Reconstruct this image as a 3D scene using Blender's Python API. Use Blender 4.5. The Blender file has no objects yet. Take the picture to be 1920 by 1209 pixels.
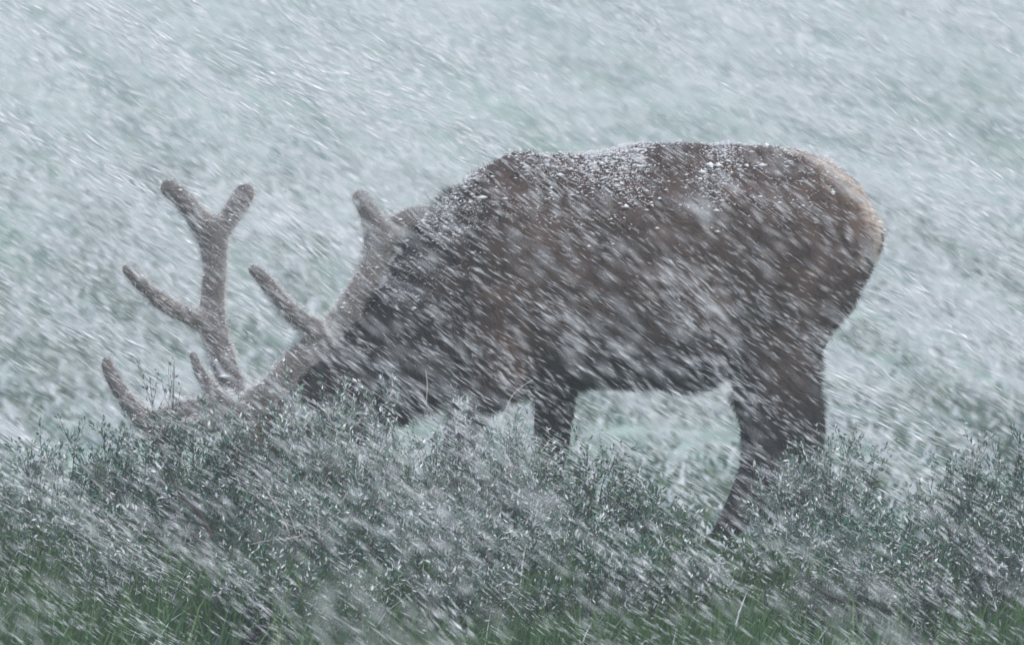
import bpy, math, random
import numpy as np
from mathutils import Vector, noise as mnoise

random.seed(7)
rng = np.random.default_rng(7)
scene = bpy.context.scene
col = scene.collection

# ------------------------------------------------------------------ camera
CAM_Z, DIST = 4.0, 30.0
THETA = math.atan2(CAM_Z - 0.91, DIST)
F = 18095.0
cam_data = bpy.data.cameras.new("camera")
cam = bpy.data.objects.new("camera", cam_data)
col.objects.link(cam)
cam.location = (0, 0, CAM_Z)
cam.rotation_euler = (math.pi / 2 - THETA, 0, 0)
cam_data.sensor_width = 36.0
cam_data.lens = 36.0 * F / 1920.0
cam_data.clip_start = 0.5
cam_data.clip_end = 4000
cam_data.dof.use_dof = True
cam_data.dof.focus_distance = 29.75
cam_data.dof.aperture_fstop = 10.0
scene.camera = cam

# ------------------------------------------------------------------ light
SUN_EL, SUN_AZ = math.radians(55), math.radians(150)
world = bpy.data.worlds.new("World")
scene.world = world
world.use_nodes = True
wn = world.node_tree
bg = wn.nodes["Background"]
sky = wn.nodes.new("ShaderNodeTexSky")
sky.sky_type = 'NISHITA'
sky.sun_disc = False
sky.sun_elevation = SUN_EL
sky.sun_rotation = SUN_AZ
sky.air_density = 1.0
sky.dust_density = 3.2
sky.ozone_density = 1.0
wn.links.new(sky.outputs[0], bg.inputs[0])
bg.inputs[1].default_value = 0.14
sd = bpy.data.lights.new("sun", 'SUN')
sd.energy = 1.3
sd.angle = math.radians(40)
sd.color = (1.0, 0.98, 0.95)
sun = bpy.data.objects.new("sun", sd)
col.objects.link(sun)
dirv = Vector((math.sin(SUN_AZ) * math.cos(SUN_EL), math.cos(SUN_AZ) * math.cos(SUN_EL), math.sin(SUN_EL)))
sun.rotation_euler = dirv.to_track_quat('Z', 'Y').to_euler()
sun.location = (0, 0, 30)
scene.view_settings.view_transform = 'Standard'
scene.view_settings.look = 'None'
scene.view_settings.gamma = 1
scene.view_settings.exposure = 0.84
scene.view_settings.use_curve_mapping = False
scene.render.engine = 'CYCLES'
scene.cycles.max_bounces = 5
scene.cycles.diffuse_bounces = 2
scene.cycles.glossy_bounces = 1
scene.cycles.transmission_bounces = 2
scene.cycles.volume_bounces = 1
scene.cycles.transparent_max_bounces = 4
scene.cycles.use_denoising = True
HAZE = 0.0020

# ------------------------------------------------------------------ helpers
CT, ST = math.cos(THETA), math.sin(THETA)


def P(px, py, Y=DIST):
    """point of the plane at distance Y that the design sketch (1920 wide) puts at px, py"""
    u, v = (px - 960) / F, (604.5 - py) / F
    t = Y / (CT + v * ST)
    return Vector((u * t, Y, CAM_Z + t * (-ST + v * CT)))


def proj(p):
    """world points (n,3) -> sketch coordinates, used to lay out colour regions and densities while building"""
    p = np.asarray(p, float)
    d = p[:, 1] * CT - (p[:, 2] - CAM_Z) * ST
    up = p[:, 1] * ST + (p[:, 2] - CAM_Z) * CT
    return 960 + F * p[:, 0] / d, 604.5 - F * up / d


def link(o, parent=None):
    col.objects.link(o)
    if parent is not None:
        o.parent = parent
    return o


def tag(o, label=None, cat=None, group=None, kind=None):
    if label: o['label'] = label
    if cat: o['category'] = cat
    if group: o['group'] = group
    if kind: o['kind'] = kind
    return o


def empty(name, loc):
    o = bpy.data.objects.new(name, None)
    o.location = loc
    o.empty_display_size = 0.1
    return link(o)


def mesh_np(name, V, T, mat=None, parent=None, C=None, smooth=True):
    """triangle mesh straight from arrays; C = one colour per vertex"""
    V = np.asarray(V, np.float32)
    T = np.asarray(T, np.int32)
    if parent is not None:
        V = V - np.array(parent.location, np.float32)
    me = bpy.data.meshes.new(name)
    me.vertices.add(len(V))
    me.vertices.foreach_set("co", V.ravel())
    me.loops.add(T.size)
    me.loops.foreach_set("vertex_index", T.ravel())
    me.polygons.add(len(T))
    me.polygons.foreach_set("loop_start", np.arange(0, T.size, 3, dtype=np.int32))
    me.polygons.foreach_set("loop_total", np.full(len(T), 3, np.int32))
    me.polygons.foreach_set("use_smooth", np.full(len(T), smooth, bool))
    me.update(calc_edges=True)
    if C is not None:
        a = me.color_attributes.new("tint", 'FLOAT_COLOR', 'POINT')
        c4 = np.ones((len(V), 4), np.float32)
        c4[:, :3] = C
        a.data.foreach_set("color", c4.ravel())
    if mat: me.materials.append(mat)
    return link(bpy.data.objects.new(name, me), parent)


def material(name, base=(.5, .5, .5), rough=.8, attr=False, trans=0.0, noise=None, sheen=0.0):
    m = bpy.data.materials.new(name)
    m.use_nodes = True
    nt = m.node_tree
    b = nt.nodes["Principled BSDF"]
    b.inputs['Roughness'].default_value = rough
    b.inputs['Specular IOR Level'].default_value = 0.25
    b.inputs['Base Color'].default_value = (*base, 1)
    if sheen:
        b.inputs['Sheen Weight'].default_value = sheen
    src = None
    if attr:
        a = nt.nodes.new("ShaderNodeAttribute")
        a.attribute_name = "tint"
        src = a.outputs['Color']
    if noise:
        sc, lo, hi = noise
        tc = nt.nodes.new("ShaderNodeTexCoord")
        n = nt.nodes.new("ShaderNodeTexNoise")
        n.inputs['Scale'].default_value = sc
        n.inputs['Detail'].default_value = 5
        nt.links.new(tc.outputs['Object'], n.inputs['Vector'])
        mr = nt.nodes.new("ShaderNodeMapRange")
        mr.inputs[1].default_value = .3; mr.inputs[2].default_value = .7
        mr.inputs[3].default_value = lo; mr.inputs[4].default_value = hi
        nt.links.new(n.outputs['Fac'], mr.inputs[0])
        mx = nt.nodes.new("ShaderNodeMix")
        mx.data_type = 'RGBA'; mx.blend_type = 'MULTIPLY'
        mx.inputs[0].default_value = 1
        if src is not None: nt.links.new(src, mx.inputs[6])
        else: mx.inputs[6].default_value = (*base, 1)
        nt.links.new(mr.outputs[0], mx.inputs[7])
        src = mx.outputs[2]
    if src is not None:
        nt.links.new(src, b.inputs['Base Color'])
    if trans:
        t = nt.nodes.new("ShaderNodeBsdfTranslucent")
        if src is not None: nt.links.new(src, t.inputs[0])
        else: t.inputs[0].default_value = (*base, 1)
        ms = nt.nodes.new("ShaderNodeMixShader")
        ms.inputs[0].default_value = trans
        nt.links.new(b.outputs[0], ms.inputs[1])
        nt.links.new(t.outputs[0], ms.inputs[2])
        nt.links.new(ms.outputs[0], nt.nodes['Material Output'].inputs[0])
    return m


M_fur = material("fur", attr=True, rough=.9, noise=(18, .7, 1.2))
M_hair = material("hair", attr=True, rough=.7, trans=.25)
M_velvet = material("velvet", (.080, .074, .073), rough=.9, noise=(30, .7, 1.25), sheen=.5)
M_horn = material("hoof_horn", (.03, .026, .024), rough=.5, noise=(25, .7, 1.2))
M_eye = material("eye_wet", (.01, .008, .007), rough=.08, noise=(60, .8, 1.2))
M_nose = material("nose_leather", (.02, .018, .018), rough=.35, noise=(90, .7, 1.3))
M_snow = material("snow", (.90, .91, .93), rough=.8, trans=.45, noise=(40, .93, 1.04))
M_leaf = material("leaf", attr=True, rough=.55, trans=.25)
M_bark = material("bark", attr=True, rough=.85, noise=(60, .75, 1.2))


def vnoise(p, s, seed=0.0):
    return mnoise.noise(Vector((p[0] * s + seed, p[1] * s + seed * .7, p[2] * s - seed)))


# ------------------------------------------------------------------ terrain
KD = np.array([-200, 10, 22, 27.2, 28.5, 29.5, 31, 36, 45, 60, 90, 150, 250, 400, 700, 1400], float)
KZ = np.array([-1.0, -1.0, -.1, .20, .24, .0, -.05, -.5, -1.55, -3.0, -5.9, -9.3, -13.2, -16.0, -8.0, 2.2], float)


def ground_z(x, y):
    x = np.asarray(x, float); y = np.asarray(y, float)
    z = np.interp(y, KD, KZ)
    far = np.clip((y - 32) / 40, 0, 1)
    z = z + far * (.14 * np.sin(x * .22 + y * .02) + .1 * np.sin(x * .09 - y * .03 + 1.3) - .010 * np.clip(x, -80, 80))
    z = z + .025 * np.sin(x * 3.1 + y * 2.2) + .02 * np.sin(x * 5.3 - y * 3.7)
    return z


def build_ground():
    ys = np.concatenate([np.linspace(-200, 20, 12), np.linspace(22, 36, 110)[0:], np.linspace(36.4, 120, 220), np.geomspace(122, 1400, 60)])
    xs = np.concatenate([-np.geomspace(900, 9, 22), np.linspace(-8.6, 8.6, 150), np.geomspace(9, 900, 22)])
    X, Y = np.meshgrid(xs, ys)
    # ease the knee of the profile
    Z = (ground_z(X, Y - .5) + ground_z(X, Y) + ground_z(X, Y + .5)) / 3
    V = np.stack([X.ravel(), Y.ravel(), Z.ravel()], 1)
    nx, ny = len(xs), len(ys)
    i = np.arange(nx * ny).reshape(ny, nx)
    a, b, c, d = i[:-1, :-1].ravel(), i[:-1, 1:].ravel(), i[1:, 1:].ravel(), i[1:, :-1].ravel()
    T = np.concatenate([np.stack([a, b, c], 1), np.stack([a, c, d], 1)])
    m = bpy.data.materials.new("snowy_meadow")
    m.use_nodes = True
    nt = m.node_tree
    bs = nt.nodes["Principled BSDF"]
    bs.inputs['Roughness'].default_value = .9
    bs.inputs['Specular IOR Level'].default_value = .1
    tc = nt.nodes.new("ShaderNodeTexCoord")
    n1 = nt.nodes.new("ShaderNodeTexNoise"); n1.inputs['Scale'].default_value = 2.6; n1.inputs['Detail'].default_value = 8; n1.inputs['Roughness'].default_value = .72
    n2 = nt.nodes.new("ShaderNodeTexNoise"); n2.inputs['Scale'].default_value = .32; n2.inputs['Detail'].default_value = 4
    n3 = nt.nodes.new("ShaderNodeTexNoise"); n3.inputs['Scale'].default_value = .9; n3.inputs['Detail'].default_value = 3
    # drifts and tussocks drawn out along the wind
    mr = nt.nodes.new("ShaderNodeMapping"); mr.inputs['Rotation'].default_value = (0, 0, math.radians(86))
    mp = nt.nodes.new("ShaderNodeMapping"); mp.inputs['Scale'].default_value = (.16, 1.5, 1)
    nt.links.new(tc.outputs['Object'], mr.inputs[0])
    nt.links.new(mr.outputs[0], mp.inputs[0])
    for n in (n1, n2, n3): nt.links.new(mp.outputs[0], n.inputs['Vector'])
    add = nt.nodes.new("ShaderNodeMath"); add.operation = 'MULTIPLY_ADD'; add.inputs[1].default_value = .55
    nt.links.new(n2.outputs['Fac'], add.inputs[0]); nt.links.new(n1.outputs['Fac'], add.inputs[2])
    r = nt.nodes.new("ShaderNodeValToRGB")
    r.color_ramp.elements[0].position = .70; r.color_ramp.elements[0].color = (0, 0, 0, 1)
    r.color_ramp.elements[1].position = .92; r.color_ramp.elements[1].color = (1, 1, 1, 1)
    nt.links.new(add.outputs[0], r.inputs[0])
    g = nt.nodes.new("ShaderNodeValToRGB")
    g.color_ramp.elements[0].position = .35; g.color_ramp.elements[0].color = (.028, .065, .06, 1)
    g.color_ramp.elements[1].position = .65; g.color_ramp.elements[1].color = (.08, .135, .09, 1)
    nt.links.new(n3.outputs['Fac'], g.inputs[0])
    mx = nt.nodes.new("ShaderNodeMix"); mx.data_type = 'RGBA'
    mx.inputs[7].default_value = (.28, .36, .315, 1)
    nt.links.new(r.outputs[0], mx.inputs[0]); nt.links.new(g.outputs[0], mx.inputs[6])
    nt.links.new(mx.outputs[2], bs.inputs['Base Color'])
    o = mesh_np("ground", V, T, m)
    tag(o, "pale snow-dusted meadow falling away behind the elk", kind='structure')


build_ground()


# ------------------------------------------------------------------ blades and leaves
def blades(base, tip, width, side, C, Ctip=None):
    """one bent two-segment blade per row: 5 verts, 3 tris"""
    n = len(base)
    mid = base * .45 + tip * .55
    mid[:, 2] += .12 * np.linalg.norm(tip - base, axis=1)
    w = side * width[:, None] * .5
    V = np.stack([base - w, base + w, mid - w * .75, mid + w * .75, tip], 1).reshape(-1, 3)
    k = np.arange(n)[:, None] * 5
    T = np.concatenate([k + [0, 1, 3], k + [0, 3, 2], k + [2, 3, 4]])
    Ctip = C if Ctip is None else Ctip
    CC = np.stack([C * .9, C * .9, C, C, Ctip], 1).reshape(-1, 3)
    return V, T, CC


def diamonds(c, axis, side, L, W, C):
    n = len(c)
    a = axis * (L * .5)[:, None]; s = side * (W * .5)[:, None]
    V = np.stack([c - a, c + s, c + a, c - s], 1).reshape(-1, 3)
    k = np.arange(n)[:, None] * 4
    T = np.concatenate([k + [0, 1, 2], k + [0, 2, 3]])
    return V, T, np.repeat(C, 4, 0)


def unit(v):
    return v / np.maximum(np.linalg.norm(v, axis=1, keepdims=True), 1e-9)


def noise2(x, y, s, seed=0):
    return np.array([mnoise.noise(Vector((a * s + seed, b * s - seed, seed * .37))) for a, b in zip(x, y)])


def grass_field():
    """snow-dusted bunch grass on the slope behind the elk"""
    N = 52000
    # even over the picture as seen along the slope, thinning out with distance
    y = 33 + (150 - 33) * rng.random(N * 2) ** 1.35
    x = (rng.random(N * 2) - .5) * (y * .165 + 1.5)
    xs_ = x + .065 * y
    cl = noise2(xs_, y * .1, .9, 3) + .7 * noise2(xs_, y * .12, 2.8, 9)
    keep = cl + rng.normal(0, .16, N * 2) > .12
    x, y = x[keep][:N], y[keep][:N]
    n = len(x)
    z = ground_z(x, y)
    base = np.stack([x, y, z - .01], 1)
    h = rng.uniform(.03, .13, n) * np.clip(y / 50, .8, 2.0)
    lean = np.stack([rng.normal(.1, .8, n), rng.normal(0, .4, n), np.ones(n)], 1)
    tip = base + unit(lean) * h[:, None]
    width = rng.uniform(.014, .036, n) * np.clip(y / 45, .8, 2.6)
    side = unit(np.stack([np.ones(n), rng.normal(0, .5, n), rng.normal(0, .1, n)], 1))
    g = rng.random(n)[:, None]
    C = np.array([.03, .07, .062]) * (1 - g) + np.array([.10, .15, .09]) * g
    snow = (rng.random(n) < .22)[:, None]
    C = np.where(snow, np.array([.5, .54, .56]), C)
    V, T, CC = blades(base, tip, width, side, C, C * .6 + .12)
    o = mesh_np("meadow_grass", V, T, M_leaf, C=CC, smooth=False)
    tag(o, "sparse bunch grass dusted with snow across the slope behind the elk", kind='stuff')


def grass_near():
    N = 90000
    x = (rng.random(N) - .5) * 4.6
    y = rng.uniform(27.2, 31.0, N)
    cl = noise2(x, y, 1.1, 21)
    keep = cl + rng.normal(0, .2, N) > -.1
    x, y, cl = x[keep], y[keep], cl[keep]
    n = len(x)
    base = np.stack([x, y, ground_z(x, y) - .01], 1)
    h = rng.uniform(.07, .24, n) * (1 + .2 * (x < -.4))
    tip = base + unit(np.stack([rng.normal(.3, .45, n), rng.normal(0, .4, n), np.ones(n)], 1)) * h[:, None]
    side = unit(np.stack([np.ones(n), rng.normal(0, .5, n), rng.normal(0, .1, n)], 1))
    g = rng.random(n)[:, None]
    C = np.array([.02, .065, .026]) * (1 - g) + np.array([.075, .15, .05]) * g
    snow = (rng.random(n) < .008)[:, None]
    C = np.where(snow, np.array([.5, .55, .57]), C)
    V, T, CC = blades(base, tip, rng.uniform(.003, .007, n), side, C, C * .8 + .03)
    o = mesh_np("foreground_grass", V, T, M_leaf, C=CC, smooth=False)
    tag(o, "green grass growing between the low shrubs at the front", kind='stuff')


grass_field()
grass_near()


# ------------------------------------------------------------------ tubes
def tube_arrays(pts, rad, sides=5):
    pts = np.asarray(pts, float); n = len(pts)
    tan = np.gradient(pts, axis=0); tan = unit(tan)
    ref = np.array([0, 1.0, 0]) if abs(tan[0][1]) < .8 else np.array([1.0, 0, 0])
    V = []
    for i in range(n):
        a = np.cross(tan[i], ref); a /= np.linalg.norm(a) + 1e-9
        b = np.cross(tan[i], a)
        for k in range(sides):
            t = 2 * math.pi * k / sides
            V.append(pts[i] + rad[i] * (math.cos(t) * a + math.sin(t) * b))
    V.append(pts[0]); V.append(pts[-1])
    T = []
    for i in range(n - 1):
        for k in range(sides):
            p, q = i * sides + k, i * sides + (k + 1) % sides
            T += [(p, q, q + sides), (p, q + sides, p + sides)]
    for k in range(sides):
        T.append((n * sides, (k + 1) % sides, k))
        T.append((n * sides + 1, (n - 1) * sides + k, (n - 1) * sides + (k + 1) % sides))
    return np.array(V), np.array(T, int)


class Acc:
    def __init__(s): s.V, s.T, s.C, s.n = [], [], [], 0
    def add(s, V, T, C=None):
        s.V.append(np.asarray(V)); s.T.append(np.asarray(T) + s.n); s.n += len(V)
        if C is not None:
            C = np.asarray(C)
            s.C.append(np.tile(C, (len(V), 1)) if C.ndim == 1 else C)
    def out(s): return np.concatenate(s.V), np.concatenate(s.T), (np.concatenate(s.C) if s.C else None)


# ------------------------------------------------------------------ elk
def smooth_path(pts, rad, per=6):
    """Catmull-Rom through joints"""
    pts = [np.array(p, float) for p in pts]
    P_, R_ = [], []
    for i in range(len(pts) - 1):
        p0, p1, p2, p3 = pts[max(i - 1, 0)], pts[i], pts[i + 1], pts[min(i + 2, len(pts) - 1)]
        for k in range(per):
            t = k / per
            P_.append(.5 * (2 * p1 + (p2 - p0) * t + (2 * p0 - 5 * p1 + 4 * p2 - p3) * t * t + (3 * p1 - p0 - 3 * p2 + p3) * t ** 3))
            R_.append(rad[i] * (1 - t) + rad[i + 1] * t)
    P_.append(pts[-1]); R_.append(rad[-1])
    # round cap at the end
    d = P_[-1] - P_[-2]; d /= np.linalg.norm(d) + 1e-9
    r = R_[-1]
    for a in (.5, .8, .95):
        P_.append(pts[-1] + d * r * a); R_.append(r * math.sqrt(1 - a * a))
    return np.array(P_), np.array(R_)


def chain(acc, joints, sides=12, per=6):
    """joints: (px, py, Y, radius in metres)"""
    p, r = smooth_path([P(a, b, c) for a, b, c, _ in joints], [j[3] for j in joints], per)
    V, T = tube_arrays(p, r, sides)
    acc.add(V, T)


def loft(acc, secs, n=28, per=5, power=2.25):
    """secs: (upper px,py, lower px,py, Y, half width) -> closed skin of rounded rings"""
    A = np.array(secs, float)
    S = []
    for i in range(len(A) - 1):
        p0, p1, p2, p3 = A[max(i - 1, 0)], A[i], A[i + 1], A[min(i + 2, len(A) - 1)]
        for k in range(per):
            t = k / per
            S.append(.5 * (2 * p1 + (p2 - p0) * t + (2 * p0 - 5 * p1 + 4 * p2 - p3) * t * t + (3 * p1 - p0 - 3 * p2 + p3) * t ** 3))
    S.append(A[-1])
    V = []
    for ux, uy, lx, ly, Y, w in S:
        u, l = np.array(P(ux, uy, Y)), np.array(P(lx, ly, Y))
        c, h = (u + l) / 2, (u - l) / 2
        for k in range(n):
            a = 2 * math.pi * k / n
            ca, sa = math.cos(a), math.sin(a)
            V.append(c + h * math.copysign(abs(ca) ** (2 / power), ca) + np.array([0, 1, 0]) * w * math.copysign(abs(sa) ** (2 / power), sa))
    m = len(S)
    V.append(np.mean(V[:n], 0)); V.append(np.mean(V[(m - 1) * n:m * n], 0))
    T = []
    for i in range(m - 1):
        for k in range(n):
            p, q = i * n + k, i * n + (k + 1) % n
            T += [(p, q, q + n), (p, q + n, p + n)]
    for k in range(n):
        T.append((m * n, (k + 1) % n, k)); T.append((m * n + 1, (m - 1) * n + k, (m - 1) * n + (k + 1) % n))
    acc.add(np.array(V), np.array(T, int))


def fuse(acc, voxel, smooth, factor=.6):
    """join overlapping shells into one continuous surface"""
    V, T, _ = acc.out()
    o = mesh_np("fuse", V, T)
    r = o.modifiers.new("r", 'REMESH'); r.mode = 'VOXEL'; r.voxel_size = voxel
    s = o.modifiers.new("s", 'SMOOTH'); s.iterations = smooth; s.factor = factor
    dg = bpy.context.evaluated_depsgraph_get(); dg.update()
    ev = o.evaluated_get(dg); me = ev.to_mesh()
    me.calc_loop_triangles()
    v = np.empty(len(me.vertices) * 3, np.float32); me.vertices.foreach_get("co", v)
    t = np.empty(len(me.loop_triangles) * 3, np.int32); me.loop_triangles.foreach_get("vertices", t)
    ev.to_mesh_clear()
    bpy.data.objects.remove(o)
    return v.reshape(-1, 3).astype(float), t.reshape(-1, 3)


def scatter(V, T, n, weight=None):
    a, b, c = V[T[:, 0]], V[T[:, 1]], V[T[:, 2]]
    cr = np.cross(b - a, c - a)
    area = np.linalg.norm(cr, axis=1)
    w = area.copy()
    if weight is not None: w = w * weight((a + b + c) / 3, cr / np.maximum(area, 1e-12)[:, None])
    f = rng.choice(len(T), n, p=w / w.sum())
    r1, r2 = np.sqrt(rng.random(n)), rng.random(n)
    p = a[f] * (1 - r1)[:, None] + b[f] * (r1 * (1 - r2))[:, None] + c[f] * (r1 * r2)[:, None]
    return p, cr[f] / area[f][:, None]


def sstep(a, b, x):
    t = np.clip((x - a) / (b - a), 0, 1)
    return t * t * (3 - 2 * t)


REAR_Y = np.array([270, 285, 310, 345, 390, 430, 480, 540, 590, 640, 700])
REAR_X = np.array([1440, 1500, 1560, 1600, 1635, 1652, 1642, 1615, 1580, 1545, 1527])


def coat_colour(p, jitter=0):
    px, py = proj(p)
    n = len(px)
    def mixc(C, c, w): return C * (1 - w[:, None]) + np.array(c) * w[:, None]
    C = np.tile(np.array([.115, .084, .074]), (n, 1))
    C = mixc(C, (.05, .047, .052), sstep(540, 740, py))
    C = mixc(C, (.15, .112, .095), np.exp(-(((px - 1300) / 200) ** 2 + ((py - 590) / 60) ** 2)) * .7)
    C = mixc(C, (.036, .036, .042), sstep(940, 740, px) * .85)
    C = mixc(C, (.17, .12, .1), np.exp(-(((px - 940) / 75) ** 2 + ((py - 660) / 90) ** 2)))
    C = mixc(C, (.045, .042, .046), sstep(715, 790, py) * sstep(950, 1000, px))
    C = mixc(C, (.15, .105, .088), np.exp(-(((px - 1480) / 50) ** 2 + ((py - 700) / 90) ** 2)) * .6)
    rear = np.interp(py, REAR_Y, REAR_X)
    d = rear - px
    band = sstep(268, 290, py) * sstep(530, 430, py) * (px > 1400)
    C = mixc(C, (.22, .16, .12), sstep(85, 25, d) * band * .5)
    C = mixc(C, (.50, .42, .35), sstep(30, 4, d) * band * .9)
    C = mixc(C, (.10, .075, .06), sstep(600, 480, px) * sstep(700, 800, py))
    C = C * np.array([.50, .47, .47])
    C = mixc(C, (.34, .29, .25), sstep(36, 2, d) * band * .8)
    if jitter:
        wet = np.array([mnoise.fractal(Vector((q[0] * 7, q[1] * 7, q[2] * 12)), 1, 2, 3) for q in p])
        lock = np.array([mnoise.noise(Vector((q[0] * 26 + q[2] * 10, q[1] * 26, q[2] * 34 - q[0] * 8))) for q in p])
        C = C * ((1 + .6 * np.clip(wet, -1, 1.3)) * (1 + .8 * np.clip(lock, -.8, 1)))[:, None]
        C = C * np.exp(rng.normal(0, jitter, n))[:, None]
    return C


def fur_strands(name, V, T, n, length, parent, colour, flow, lift, width, weight=None, mat=None):
    p, nrm = scatter(V, T, n, weight)
    fl = flow(p)
    fl = fl - nrm * np.sum(fl * nrm, 1)[:, None]
    sw = np.array([[mnoise.noise(Vector(q) * 16), mnoise.noise(Vector(q) * 16 + Vector((9, 4, 2))), mnoise.noise(Vector(q) * 16 - Vector((5, 1, 8)))] for q in p])
    fl = unit(fl + sw * .8 + rng.normal(0, .14, (n, 3)))
    d = unit(fl + nrm * (lift + rng.normal(0, .12, n))[:, None])
    L = length(p) * rng.uniform(.6, 1.25, n)
    tip = p + d * L[:, None]
    tip[:, 2] -= L * .1
    side = unit(np.cross(d, nrm + rng.normal(0, .4, (n, 3))))
    w = width * rng.uniform(.7, 1.4, n)
    base = p - nrm * .003
    V_, k = np.stack([base - side * w[:, None], base + side * w[:, None], tip], 1).reshape(-1, 3), np.arange(n) * 3
    C = colour(p)
    CC = np.stack([C * .8, C * .8, np.minimum(C * 1.35 + .01, .8)], 1).reshape(-1, 3)
    o = mesh_np(name, V_, np.stack([k, k + 1, k + 2], 1), mat or M_hair, parent, CC, smooth=False)
    o['kind'] = 'stuff'
    return o


def snow_clots(name, V, T, n, size, parent, weight):
    p, nrm = scatter(V, T, n, weight)
    p = p + nrm * rng.uniform(.002, .014, (n, 1))
    r = size * np.exp(rng.normal(0, .6, n))
    octa = np.array([[1, 0, 0], [-1, 0, 0], [0, 1, 0], [0, -1, 0], [0, 0, .8], [0, 0, -.6]], float)
    F8 = np.array([[0, 2, 4], [2, 1, 4], [1, 3, 4], [3, 0, 4], [2, 0, 5], [1, 2, 5], [3, 1, 5], [0, 3, 5]])
    jit = rng.uniform(.6, 1.4, (n, 6, 1))
    stretch = rng.uniform(.7, 1.6, (n, 1, 3)) * np.array([1.5, 1, .7])
    Vv = p[:, None, :] + octa[None] * jit * stretch * r[:, None, None]
    T_ = (np.arange(n)[:, None, None] * 6 + F8[None]).reshape(-1, 3)
    o = mesh_np(name, Vv.reshape(-1, 3), T_, M_snow, parent)
    o['kind'] = 'stuff'
    return o


def build_elk():
    elk = empty("elk", (.5, DIST, 0.0))
    tag(elk, "brown bull elk in velvet antlers grazing head down behind shrubs in driving snow", "elk")
    B = Acc()
    D = DIST
    # trunk
    trunk = [(850, 372, 850, 715, .16), (870, 347, 870, 738, .19), (900, 320, 900, 745, .22), (950, 294, 950, 742, .25), (1000, 290, 1000, 740, .265),
             (1080, 292, 1080, 727, .28), (1140, 287, 1140, 720, .29), (1200, 278, 1200, 723, .30), (1280, 271, 1280, 731, .30),
             (1320, 271, 1320, 729, .29), (1360, 272, 1360, 716, .28), (1400, 273, 1400, 700, .27), (1440, 275, 1440, 690, .26),
             (1500, 284, 1500, 665, .24), (1550, 303, 1550, 628, .21), (1595, 336, 1590, 580, .175), (1625, 372, 1615, 530, .135), (1642, 400, 1638, 490, .085), (1651, 425, 1649, 460, .04)]
    loft(B, [(a, b, c, d, D, w) for a, b, c, d, w in trunk])
    # neck and head
    neck = [(965, 300, 935, 735, D, .22), (870, 347, 850, 735, D, .19), (810, 402, 790, 762, D - .01, .168), (765, 457, 735, 790, D - .02, .15),
            (722, 538, 690, 815, D - .04, .135), (672, 600, 640, 835, D - .05, .12), (615, 655, 590, 850, D - .07, .105), (552, 708, 540, 865, D - .08, .10),
            (498, 758, 500, 885, D - .09, .098), (460, 782, 470, 905, D - .10, .10), (428, 812, 442, 935, D - .11, .092), (395, 855, 420, 968, D - .12, .072),
            (362, 905, 395, 1003, D - .13, .056), (332, 952, 366, 1035, D - .14, .05), (312, 988, 342, 1052, D - .145, .048), (305, 1010, 325, 1055, D - .145, .03)]
    loft(B, neck, n=24)
    # legs
    nr, fr = D - .14, D + .13
    chain(B, [(940, 560, nr + .02, .15), (935, 660, nr, .115), (920, 722, nr, .082), (897, 752, nr, .066), (870, 805, nr, .052), (850, 890, nr, .043), (846, 935, nr, .045), (846, 1000, nr, .028), (844, 1075, nr, .028), (842, 1098, nr, .034), (834, 1122, nr, .03)])
    chain(B, [(955, 690, nr, .07), (935, 735, nr, .055), (925, 748, nr, .04)])
    chain(B, [(1040, 620, fr - .02, .12), (1040, 700, fr, .085), (1037, 760, fr, .062), (1033, 850, fr, .053), (1029, 925, fr, .047), (1027, 985, fr, .029), (1024, 1070, fr, .028), (1023, 1095, fr, .034), (1014, 1120, fr, .03)])
    chain(B, [(1500, 470, nr + .08, .19), (1478, 560, nr + .05, .17), (1450, 650, nr + .03, .142), (1446, 720, nr, .128), (1448, 780, nr, .108), (1440, 842, nr, .086), (1412, 912, nr, .06), (1368, 985, nr, .042), (1322, 1060, nr, .034), (1300, 1095, nr, .037), (1286, 1120, nr, .032)])
    chain(B, [(1462, 760, nr, .06), (1482, 815, nr, .035), (1470, 850, nr, .035)])
    chain(B, [(1500, 560, fr - .06, .14), (1482, 640, fr - .03, .11), (1490, 710, fr, .075), (1502, 770, fr, .073), (1512, 820, fr, .062), (1506, 890, fr, .044), (1500, 980, fr, .033), (1496, 1070, fr, .032), (1494, 1095, fr, .037), (1484, 1120, fr, .032)])
    V, T = fuse(B, .016, 5, .5)
    # muscle and rib relief
    c = np.empty_like(V)
    nrm = np.zeros_like(V)
    fn = np.cross(V[T[:, 1]] - V[T[:, 0]], V[T[:, 2]] - V[T[:, 0]])
    for k in range(3): np.add.at(nrm, T[:, k], fn)
    nrm = unit(nrm)
    px, py = proj(V)
    disp = -.03 * np.exp(-((px - 1360) / 45) ** 2 - ((py - 560) / 120) ** 2) - .024 * np.exp(-((px - 1090 - (py - 500) * .2) / 40) ** 2 - ((py - 480) / 130) ** 2)
    disp += .014 * np.exp(-((px - 985) / 60) ** 2 - ((py - 480) / 110) ** 2) + .016 * np.exp(-((px - 1480) / 70) ** 2 - ((py - 480) / 110) ** 2)
    lump = np.array([mnoise.fractal(Vector((v[0] * 9, v[1] * 9, v[2] * 6)), 1, 2, 4) for v in V]) * .010
    V = V + nrm * (disp + lump)[:, None]
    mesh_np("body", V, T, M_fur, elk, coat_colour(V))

    def flow(p):
        px, py = proj(p)
        f = np.tile(np.array([.9, 0, -.45]), (len(p), 1))
        nk = sstep(950, 800, px)[:, None]
        f = f * (1 - nk) + np.array([.45, 0, -.9]) * nk
        lg = sstep(720, 780, py)[:, None] * sstep(820, 850, px)[:, None]
        return f * (1 - lg) + np.array([.0, 0, -1.0]) * lg

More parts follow.
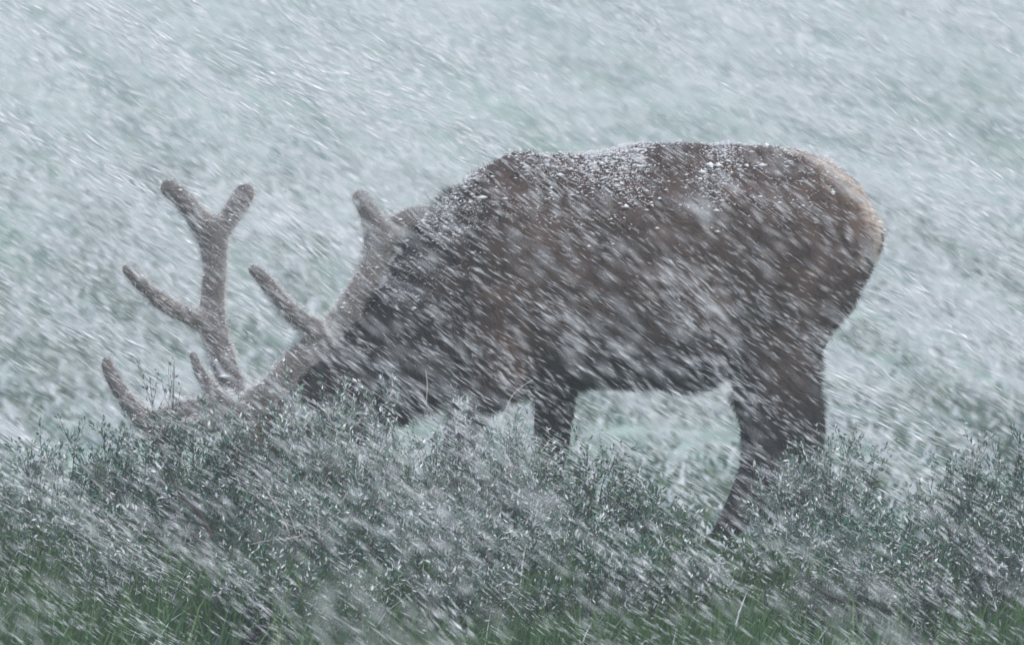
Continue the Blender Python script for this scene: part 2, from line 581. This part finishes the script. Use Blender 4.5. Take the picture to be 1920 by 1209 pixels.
    def length(p):
        px, py = proj(p)
        return .022 + .03 * sstep(960, 800, px) * sstep(480, 620, px) + .012 * sstep(640, 720, py) * sstep(780, 740, py)

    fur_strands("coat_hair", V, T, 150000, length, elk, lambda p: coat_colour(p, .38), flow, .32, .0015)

    def snow_w(c, n):
        px, py = proj(c)
        top = sstep(500, 300, py - (px < 950) * (950 - px) * .9)
        nz = np.array([mnoise.fractal(Vector((a[0] * 5 + a[2] * 2, 3, a[2] * 9)), 1, 2, 3) for a in c])
        up = np.clip(n[:, 2] + .55, .02, 2)
        patches = np.exp(-((px - 1150) / 85) ** 2) + .9 * np.exp(-((px - 1345) / 40) ** 2) + .8 * np.exp(-((px - 850) / 110) ** 2) + .4
        return top ** 1.4 * np.clip(nz + .35, .03, .7) * up * patches * (px > 700) * (px < 1570) + .012 * (n[:, 2] > .3) * (px > 560) + 1e-9
    snow_clots("snow_dusting", V, T, 16000, .0013, elk, snow_w)

    # antlers in velvet
    def antler(chains, label):
        A = Acc()
        for ch in chains: chain(A, [(p_, q_, y_, r_ * 1.07 + .001) for p_, q_, y_, r_ in ch], sides=14)
        v, t = fuse(A, .007, 5, .5)
        nz = np.array([mnoise.fractal(Vector(q) * 28, 1, 2, 3) for q in v]) * .0022
        fn = np.cross(v[t[:, 1]] - v[t[:, 0]], v[t[:, 2]] - v[t[:, 0]])
        nn = np.zeros_like(v)
        for k in range(3): np.add.at(nn, t[:, k], fn)
        v = v + unit(nn) * nz[:, None]
        o = mesh_np("antler", v, t, M_velvet, elk)
        o['label'] = label
        fz = fur_strands("velvet_fuzz", v, t, 22000, lambda p: np.full(len(p), .017), elk,
                         lambda p: np.array([.50, .475, .455]) * np.exp(rng.normal(0, .3, len(p)))[:, None],
                         lambda p: np.tile(np.array([.2, 0, .3]), (len(p), 1)), 1.5, .0006)
        fz.parent = o
        sn = snow_clots("snow_crust", v, t, 1400, .0013, elk,
                        lambda c, n: np.clip(n[:, 2] * .8 + .1, 0, 1) ** 1.5 + .5 * np.exp(-((c[:, 2] - P(430, 690).z) / .09) ** 2) * (proj(c)[0] > 380) * (proj(c)[0] < 460) + 1e-9)
        sn.parent = o
    b = D + .06
    antler([
        [(445, 775, b - .05, .045), (437, 745, b, .045), (425, 700, b + .02, .037), (411, 650, b + .04, .036), (398, 600, b + .06, .039), (399, 550, b + .07, .034), (403, 500, b + .08, .034), (399, 455, b + .09, .041), (393, 432, b + .09, .045)],
        [(400, 445, b + .09, .04), (372, 412, b + .08, .033), (340, 373, b + .07, .028), (316, 352, b + .06, .026)],
        [(400, 445, b + .09, .04), (425, 415, b + .11, .031), (445, 385, b + .13, .031), (459, 364, b + .14, .031)],
        [(397, 605, b + .06, .036), (355, 592, b + .0, .026), (305, 568, b - .06, .023), (262, 530, b - .1, .019), (238, 505, b - .12, .015)],
        [(437, 750, b, .038), (390, 757, b - .03, .026), (335, 770, b - .06, .024), (285, 785, b - .09, .025), (248, 765, b - .11, .024), (216, 718, b - .12, .021), (199, 680, b - .12, .016)],
        [(440, 775, b - .03, .035), (370, 800, b - .09, .028), (300, 818, b - .15, .024), (265, 795, b - .17, .021), (250, 768, b - .17, .018), (242, 746, b - .17, .015)],
    ], "far antler, upright with a forked top")
    a = D - .15
    antler([
        [(452, 800, a + .03, .045), (470, 762, a, .042), (512, 728, a + .0, .038), (552, 683, a + .03, .037), (585, 650, a + .06, .039), (622, 620, a + .09, .042), (658, 578, a + .12, .041), (688, 525, a + .15, .038), (706, 475, a + .18, .043), (716, 440, a + .19, .05)],
        [(712, 450, a + .19, .045), (698, 412, a + .18, .032), (686, 388, a + .18, .027), (675, 372, a + .18, .025)],
        [(715, 452, a + .19, .05), (748, 430, a + .2, .042), (778, 412, a + .21, .038), (800, 408, a + .22, .034)],
        [(612, 628, a + .08, .036), (572, 608, a + .02, .028), (530, 570, a - .03, .024), (497, 527, a - .06, .02), (475, 506, a - .07, .0155)],
        [(478, 770, a, .036), (440, 768, a - .04, .029), (404, 742, a - .06, .023), (377, 703, a - .07, .017), (361, 664, a - .07, .010)],
    ], "near antler, swept back over the neck")

    # ears, eyes, tail, hooves, nose
    def ear(joints):
        A = Acc(); chain(A, joints, sides=10)
        v, t = fuse(A, .008, 4, .5)
        c = v.mean(0); v[:, 1] = c[1] + (v[:, 1] - c[1]) * .55
        mesh_np("ear", v, t, M_fur, elk, coat_colour(v) * 1.2)
    ear([(500, 790, a + .0, .02), (535, 800, a - .05, .034), (575, 812, a - .08, .036), (612, 822, a - .1, .012)])
    ear([(478, 780, b - .02, .02), (500, 765, b + .04, .034), (525, 750, b + .08, .034), (545, 742, b + .1, .012)])
    for Y in (D - .205, D - .005):
        A = Acc(); chain(A, [(438, 852, Y, .012), (435, 855, Y, .016), (432, 858, Y, .012)], sides=12, per=3)
        v, t, _ = A.out(); mesh_np("eye", v, t, M_eye, elk)
    A = Acc(); chain(A, [(318, 1012, D - .145, .042), (308, 1028, D - .147, .04), (306, 1040, D - .147, .03)], sides=14, per=4)
    v, t, _ = A.out(); mesh_np("nose", v, t, M_nose, elk)
    A = Acc(); chain(A, [(1622, 400, D, .03), (1635, 430, D, .034), (1637, 460, D, .026), (1634, 490, D, .012)], sides=10)
    v, t = fuse(A, .01, 3); mesh_np("tail", v, t, M_fur, elk, np.tile([.5, .4, .3], (len(v), 1)))
    for x, Y, zz in ((832, nr, 1122), (1012, fr, 1120), (1284, nr, 1120), (1482, fr, 1120)):
        for s in (-1, 1):
            A = Acc(); chain(A, [(x + 4, zz, Y + s * .017, .022), (x - 6, zz + 14, Y + s * .02, .026), (x - 18, zz + 26, Y + s * .02, .018)], sides=10, per=4)
            v, t, _ = A.out(); mesh_np("hoof", v, t, M_horn, elk)


build_elk()


# ------------------------------------------------------------------ shrubs
def shrub(x, y, h, rad, nst, label, leafy=1.0, tone=(.07, .125, .095), snow=.18, group=None, name="sagebrush", cat="shrub", upright=.5, leafL=.0155, twigc=(.06, .054, .053)):
    z0 = float(ground_z(x, y)) - .02
    root = empty(name, (x, y, z0))
    tag(root, label, cat, group)
    st = Acc(); lc, la = [], []
    tone = np.array(tone) * np.array([.84, 1.08, .94])
    snow = snow * .9
    for s in range(nst):
        az = random.uniform(0, 2 * math.pi)
        spread = random.random() ** .6 * rad
        top = np.array([x + math.cos(az) * spread + .05 * h, y + math.sin(az) * spread * .9, z0 + h * random.uniform(.55, 1.0) ** .85 * (1 - .35 * (spread / rad) ** 2)])
        b = np.array([x + math.cos(az) * rad * .22 * random.random(), y + math.sin(az) * rad * .22 * random.random(), z0])
        n = 7
        t = np.linspace(0, 1, n)[:, None]
        bend = np.array([math.cos(az), math.sin(az), 0]) * spread * .3
        pts = b + (top - b) * t + bend * (np.sin(t * math.pi) * (1 - upright)) + rng.normal(0, .008, (n, 3))
        r = np.linspace(.0042, .0011, n) * random.uniform(.7, 1.3) * (1 + h * .5)
        V, T = tube_arrays(pts, r, 3)
        shade = random.uniform(.7, 1.5)
        st.add(V, T, np.array(twigc) * shade)
        ntw = int(7 + 10 * h)
        for k in range(ntw):
            f = random.uniform(.25, 1)
            i = min(int(f * (n - 1)), n - 2); ff = f * (n - 1) - i
            p = pts[i] * (1 - ff) + pts[i + 1] * ff
            axis = pts[min(i + 1, n - 1)] - pts[i]; axis = axis / np.linalg.norm(axis)
            d = axis + rng.normal(0, .5, 3); d[2] = abs(d[2]) + .25; d /= np.linalg.norm(d)
            L = random.uniform(.05, .13) * (.7 + .6 * h)
            e = p + d * L
            V, T = tube_arrays(np.array([p, (p + e) / 2 + rng.normal(0, .004, 3), e]), [.0014, .0011, .0007], 3)
            st.add(V, T, np.array(twigc) * shade)
            m = int(random.uniform(17, 32) * leafy)
            if m:
                tt = rng.uniform(.15, 1.05, m)[:, None]
                lc.append(p + (e - p) * tt + rng.normal(0, .004, (m, 3)))
                la.append(d + rng.normal(0, .5, (m, 3)))
    V, T, C = st.out()
    o = mesh_np("branches", V, T, M_bark, root, C); o['kind'] = 'stuff'
    if lc:
        c = np.concatenate(lc); a = unit(np.concatenate(la)); n = len(c)
        side = unit(np.cross(a, rng.normal(0, 1, (n, 3))))
        g = rng.random(n)[:, None]
        C = tone * (.55 + .9 * g) + np.array([.02, .015, -.01]) * rng.normal(0, 1, (n, 1)) * .8
        hi = np.clip((c[:, 2] - z0) / h, 0, 1)
        white = rng.random(n) < snow * (.3 + hi)
        C[white] = np.array([.62, .66, .68]) * rng.uniform(.6, 1.15, (white.sum(), 1))
        L = leafL * rng.uniform(.6, 1.4, n)
        c = c + a * (L * .5)[:, None]
        V, T, CC = diamonds(c, a, side, L, L * rng.uniform(.26, .42, n), np.clip(C, .01, .85))
        o = mesh_np("foliage", V, T, M_leaf, root, CC, smooth=False); o['kind'] = 'stuff'
    return root


def shrub_top(px, top_py, y, rad, nst, label, **k):
    """a shrub standing at distance y whose crown reaches the sketched height"""
    q = P(px, top_py, y)
    h = q.z - (float(ground_z(q.x, y)) - .02)
    return shrub(q.x, y, h * 1.03, rad, nst, label, **k)


SH = [
    # px, top, distance, radius, stems, label, options
    (60, 800, 29.1, .26, 38, "dense grey-green shrub at the left edge of the picture", {}),
    (215, 772, 29.05, .19, 28, "leafy shrub directly below the two lowest antler tips", {}),
    (330, 760, 28.95, .17, 36, "bushy shrub below the base of the upright antler", {}),
    (450, 775, 28.9, .18, 40, "dense shrub hiding the elk's face", {'snow': .28}),
    (560, 712, 29.2, .17, 44, "tall snow-flecked shrub rising in front of the elk's throat", {'snow': .34, 'tone': (.15, .2, .165)}),
    (650, 718, 29.3, .16, 34, "tall pale shrub right of the throat shrub, against the dark neck", {'snow': .4, 'tone': (.16, .2, .175)}),
    (745, 790, 29.1, .22, 26, "rounded shrub under the dark underside of the neck", {'snow': .32, 'tone': (.14, .18, .16)}),
    (865, 765, 29.2, .19, 40, "pale shrub in front of the forward foreleg", {'snow': .4, 'tone': (.16, .19, .175)}),
    (955, 785, 29.0, .18, 30, "shrub between the two forelegs", {'snow': .36, 'tone': (.14, .18, .15)}),
    (1060, 840, 29.15, .2, 22, "shrub at the foot of the straight dark foreleg", {'snow': .3}),
    (1160, 862, 29.2, .13, 22, "dark green shrub under the elk's belly", {'snow': .16, 'tone': (.085, .125, .1)}),
    (1225, 925, 29.0, .085, 14, "low green shrub beside the gap before the hind leg", {'snow': .16, 'tone': (.085, .13, .1)}),
    (1455, 835, 29.15, .115, 24, "pale-tipped shrub in front of the near hind leg", {'snow': .34, 'tone': (.13, .17, .15)}),
    (1535, 825, 29.2, .2, 34, "thick grey shrub in front of the far hind leg", {'snow': .28, 'tone': (.11, .15, .135)}),
    (1640, 885, 29.1, .2, 22, "low grey-green shrub right behind the elk's hind legs", {}),
    (1830, 850, 29.3, .24, 50, "dark dense shrub near the right edge", {'snow': .2, 'tone': (.075, .105, .09)}),
    (1925, 820, 29.5, .2, 32, "shrub cut off by the right edge", {'snow': .2, 'tone': (.08, .11, .095)}),
    # second row, nearer
    (20, 930, 28.3, .26, 22, "low shrub at the left edge in the nearer row", {'tone': (.08, .12, .09)}),
    (180, 930, 28.4, .26, 24, "low twiggy shrub in the nearer row at the left", {'tone': (.07, .11, .085)}),
    (360, 900, 28.5, .26, 30, "dark twiggy shrub around the leaning dark branch", {'tone': (.06, .085, .075), 'snow': .12}),
    (540, 900, 28.5, .24, 24, "greyish low shrub behind the pale dead twigs", {'leafy': .7}),
    (700, 920, 28.5, .25, 26, "grey low shrub below the neck in the nearer row", {'leafy': .9, 'snow': .3}),
    (870, 930, 28.4, .25, 28, "wide pale grey shrub in the nearer row below the chest", {'snow': .38, 'tone': (.13, .16, .15)}),
    (1040, 950, 28.5, .24, 26, "grey-green shrub in the nearer row below the belly", {'snow': .34}),
    (1190, 1030, 28.4, .2, 24, "low shrub in front of the gap under the belly", {}),
    (1345, 1065, 28.3, .14, 20, "small pale shrub over the near hind hoof", {'snow': .4, 'tone': (.14, .17, .16)}),
    (1490, 975, 28.4, .18, 24, "broad grey shrub in the nearer row below the hind legs", {'snow': .3}),
    (1600, 970, 28.5, .23, 26, "dull green shrub in the nearer row behind the hindquarters", {}),
    (1745, 990, 28.4, .2, 20, "twiggy purplish shrub around the pale dead branch", {'leafy': .45, 'snow': .25}),
    (1890, 960, 28.5, .25, 28, "dark shrub in the nearer row at the right edge", {'tone': (.075, .105, .09)}),
]
for px, top, y, rad, n, lab, kw in SH:
    shrub_top(px, top, y, rad, n, lab, **kw)
# lowest row: small plants, near enough alike that nothing tells them apart
for i in range(22):
    px = -40 + i * 94 + random.uniform(-25, 25)
    if i in (1, 4, 7, 16): continue
    shrub_top(px, random.uniform(1020, 1090), random.uniform(27.4, 28.0), .2, 17,
              "small low sagebrush clump along the bottom edge of the picture", group="small sagebrush clumps along the bottom edge",
              tone=random.choice([(.045, .09, .05), (.07, .10, .085), (.04, .085, .035), (.09, .095, .095)]), snow=.2, leafy=random.choice([.6, 1, 1]))

# single plants that stand out
shrub_top(282, 620, 29.0, .08, 9, "thin airy tall shrub standing between the lower antler tips", leafy=.45, snow=.1, tone=(.05, .08, .06), upright=.9, name="tall_shrub", twigc=(.06, .055, .05))
shrub_top(1047, 745, 29.3, .018, 2, "small leafy sprig standing against the straight dark foreleg", leafy=1.4, snow=.3, tone=(.2, .25, .19), upright=1, name="leafy_sprig", cat="plant")
shrub_top(1592, 765, 29.4, .03, 3, "dark upright sprig behind the elk's hind legs", leafy=1.2, snow=.05, tone=(.05, .08, .065), upright=1, name="leafy_sprig", cat="plant")
shrub_top(724, 730, 29.3, .02, 2, "pale sprig sticking up against the dark throat", leafy=1.2, snow=.4, tone=(.2, .24, .2), upright=1, name="leafy_sprig", cat="plant")


def twig(name, label, cat, joints, C, sides=6):
    p, r = smooth_path([P(*j[:3]) for j in joints], [j[3] for j in joints], 5)
    V, T = tube_arrays(p, r, sides)
    c0 = V.min(0)
    root = bpy.data.objects.new(name, None)
    o = mesh_np(name, V - np.array(p[0]), T, M_bark, None, np.tile(C, (len(V), 1)))
    o.location = p[0]
    bpy.data.objects.remove(root)
    return tag(o, label, cat)


straw, dead, dark = (.42, .36, .28), (.25, .225, .21), (.035, .03, .03)
twig("grass_stalk", "single pale grass stalk curving up in front of the brown chest", "grass stalk", [(938, 810, 29.3, .0014), (948, 770, 29.3, .0014), (963, 738, 29.3, .0012), (985, 720, 29.3, .0011), (998, 713, 29.3, .0016)], straw)
twig("grass_stalk", "short pale stalk leaning at the foot of the straight dark foreleg", "grass stalk", [(1000, 868, 29.0, .0015), (1015, 846, 29.0, .0014), (1031, 824, 29.0, .0012)], straw)
twig("grass_stalk", "pale upright stalk against the dark underside of the neck", "grass stalk", [(799, 760, 29.2, .0013), (801, 720, 29.2, .0013), (798, 694, 29.2, .0012)], straw)
for lab, j in (("longest pale dead twig leaning left among the low shrubs", [(542, 1000, 28.1, .0042), (525, 962, 28.1, .0038), (506, 930, 28.1, .003), (494, 912, 28.1, .002)]),
               ("short dead twig just right of the longest pale one", [(556, 1002, 28.1, .003), (546, 972, 28.1, .0026), (536, 950, 28.1, .0015)]),
               ("upright reddish dead twig right of the leaning pale twigs", [(599, 1010, 28.1, .0034), (596, 975, 28.1, .003), (598, 948, 28.1, .0016)]),
               ("flat pale dead twig lying under the leaning pale twigs", [(470, 1020, 28.0, .002), (510, 1012, 28.0, .0026), (548, 1008, 28.0, .003), (580, 998, 28.0, .002)]),
               ("small pale twig standing left of the dark leaning branch", [(345, 1022, 27.9, .0016), (350, 1000, 27.9, .0015), (355, 980, 27.9, .001)]),
               ("pale dead branch at the lower right, bent to the left", [(1690, 1080, 28.0, .0025), (1722, 1062, 28.0, .003), (1745, 1040, 28.0, .0032), (1770, 1030, 28.0, .002)]),
               ("thin straw-coloured twig leaning right above the pale dead branch", [(1712, 990, 28.1, .002), (1725, 968, 28.1, .0018), (1735, 950, 28.1, .001)]),
               ("long pale twig lying low in the bottom centre", [(870, 1096, 27.8, .0012), (895, 1078, 27.8, .0014), (920, 1058, 27.8, .001)])):
    twig("dead_twig", lab, "twig", [(a_, b_, c_, d_ * .72) for a_, b_, c_, d_ in j], dead)
for lab, j in (("dark branch leaning left inside the twiggy shrub", [(400, 1010, 28.0, .007), (372, 960, 28.0, .0065), (338, 925, 28.0, .0055), (318, 885, 28.0, .003)]),
               ("dark fallen branch among low shrubs at the lower right", [(1585, 1128, 27.6, .005), (1550, 1112, 27.6, .006), (1512, 1088, 27.6, .004)]),
               ("thin dark branch crossing the dark leaning one", [(392, 1040, 27.95, .004), (350, 985, 27.95, .0038), (325, 940, 27.95, .002)])):
    twig("dark_branch", lab, "branch", j, dark)


# ------------------------------------------------------------------ driven snow
def wind_dir(n, spread=.06, tilt=0.0):
    a = math.radians(33) + rng.normal(0, spread, n) + tilt
    yw = rng.normal(.1, .12, n)
    return unit(np.stack([np.cos(a), yw, -np.sin(a)], 1))


def spindles(name, c, d, L, r, label):
    """wind-drawn snow clots: slender closed grains"""
    n = len(c)
    ref = unit(rng.normal(0, 1, (n, 3)))
    a = unit(np.cross(d, ref)); b = np.cross(d, a)
    k = rng.uniform(-.18, .18, n)[:, None]
    mid = c + d * L[:, None] * k
    bend = a * (L * rng.normal(0, .03, n))[:, None]
    tri = [mid + bend + r[:, None] * (math.cos(t) * a + math.sin(t) * b) for t in (0, 2.094, 4.189)]
    V = np.stack([c - d * L[:, None] * .5, *tri, c + d * L[:, None] * .5], 1).reshape(-1, 3)
    i = np.arange(n)[:, None] * 5
    T = np.concatenate([i + f for f in ([0, 2, 1], [0, 3, 2], [0, 1, 3], [4, 1, 2], [4, 2, 3], [4, 3, 1])])
    o = mesh_np(name, V, T, M_snow)
    return tag(o, label, kind='stuff')


def gusts(n, y0, y1, per=14, wide=1.5, along=.16, across=.02, tilt=0.0):
    """grain centres in streaming clusters, even in volume between two distances"""
    m = max(1, n // per)
    u = rng.random(m)
    Y = (y0 ** 3 + (y1 ** 3 - y0 ** 3) * u) ** (1 / 3)
    fw, fh = 1920 / F, 1209 / F
    cx = (rng.random(m) - .5) * fw * wide * Y
    cz = CAM_Z + Y * (-math.tan(THETA)) + (rng.random(m) - .5) * fh * 1.25 * Y
    w = rng.exponential(1, m) ** 1.15; w = np.minimum(w, 5)
    pick = rng.choice(m, n, p=w / w.sum())
    d = wind_dir(m, .07, tilt)[pick]
    c = np.stack([cx, Y, cz], 1)[pick]
    c = c + d * (rng.normal(0, along, n))[:, None] + rng.normal(0, across, (n, 3)) * np.array([1, 3, 1])
    d = unit(d + rng.normal(0, .05, (n, 3)))
    return c, d


def driven_snow():
    parts = []
    # near the lens to just before the elk
    c, d = gusts(37000, 23.5, 29.6, per=20, along=.11, across=.022)
    n = len(c)
    parts.append((c, d, rng.uniform(.015, .05, n), rng.uniform(.0003, .0009, n)))
    c, d = gusts(9000, 14, 25, per=10, along=.07, across=.03, tilt=.10)
    n = len(c)
    parts.append((c, d, rng.uniform(.03, .075, n), rng.lognormal(math.log(.0009), .4, n)))
    c, d = gusts(500, 7, 14, per=6, along=.06, across=.02, tilt=.12)
    n = len(c)
    parts.append((c, d, rng.uniform(.03, .07, n), rng.uniform(.0005, .0012, n)))
    # behind the elk
    c, d = gusts(85000, 30.5, 62, per=40, along=.18, across=.035)
    n = len(c)
    parts.append((c, d, rng.uniform(.05, .15, n), rng.lognormal(math.log(.0017), .5, n)))
    c, d = gusts(55000, 60, 170, per=40, along=.5, across=.11)
    n = len(c)
    parts.append((c, d, rng.uniform(.12, .34, n), rng.lognormal(math.log(.0058), .4, n)))
    c, d = gusts(45000, 165, 330, per=40, along=1.2, across=.3, wide=1.3)
    n = len(c)
    parts.append((c, d, rng.uniform(.3, .8, n), rng.lognormal(math.log(.014), .4, n)))
    c, d, L, r = (np.concatenate([p[i] for p in parts]) for i in range(4))
    gz = ground_z(c[:, 0], c[:, 1])
    k = c[:, 2] > gz + .03
    # nothing flies through the animal's own body
    px, py = proj(c)
    k &= ~((np.abs(c[:, 1] - DIST) < .4) & (px > 180) & (px < 1670) & (py > 260))
    spindles("driving_snow", c[k], d[k], L[k], r[k], "dense wind-driven snow streaming down to the right across the whole view")


driven_snow()

# ------------------------------------------------------------------ haze
me = bpy.data.meshes.new("haze")
x0, x1, y0, y1, z0, z1 = -960, 960, -260, 1460, -19, 7
vs = [(x, y, z) for x in (x0, x1) for y in (y0, y1) for z in (z0, z1)]
me.from_pydata(vs, [], [(0, 1, 3, 2), (4, 6, 7, 5), (0, 4, 5, 1), (2, 3, 7, 6), (0, 2, 6, 4), (1, 5, 7, 3)])
hm = bpy.data.materials.new("haze")
hm.use_nodes = True
nt = hm.node_tree
for nd in list(nt.nodes):
    if nd.type != 'OUTPUT_MATERIAL': nt.nodes.remove(nd)
pv = nt.nodes.new("ShaderNodeVolumePrincipled")
pv.inputs['Color'].default_value = (.92, .97, .97, 1)
pv.inputs['Density'].default_value = HAZE
pv.inputs['Anisotropy'].default_value = 0.0
nt.links.new(pv.outputs[0], nt.nodes['Material Output'].inputs['Volume'])
me.materials.append(hm)
tag(link(bpy.data.objects.new("haze", me)), "pale snow-filled air over the whole meadow", kind='stuff')
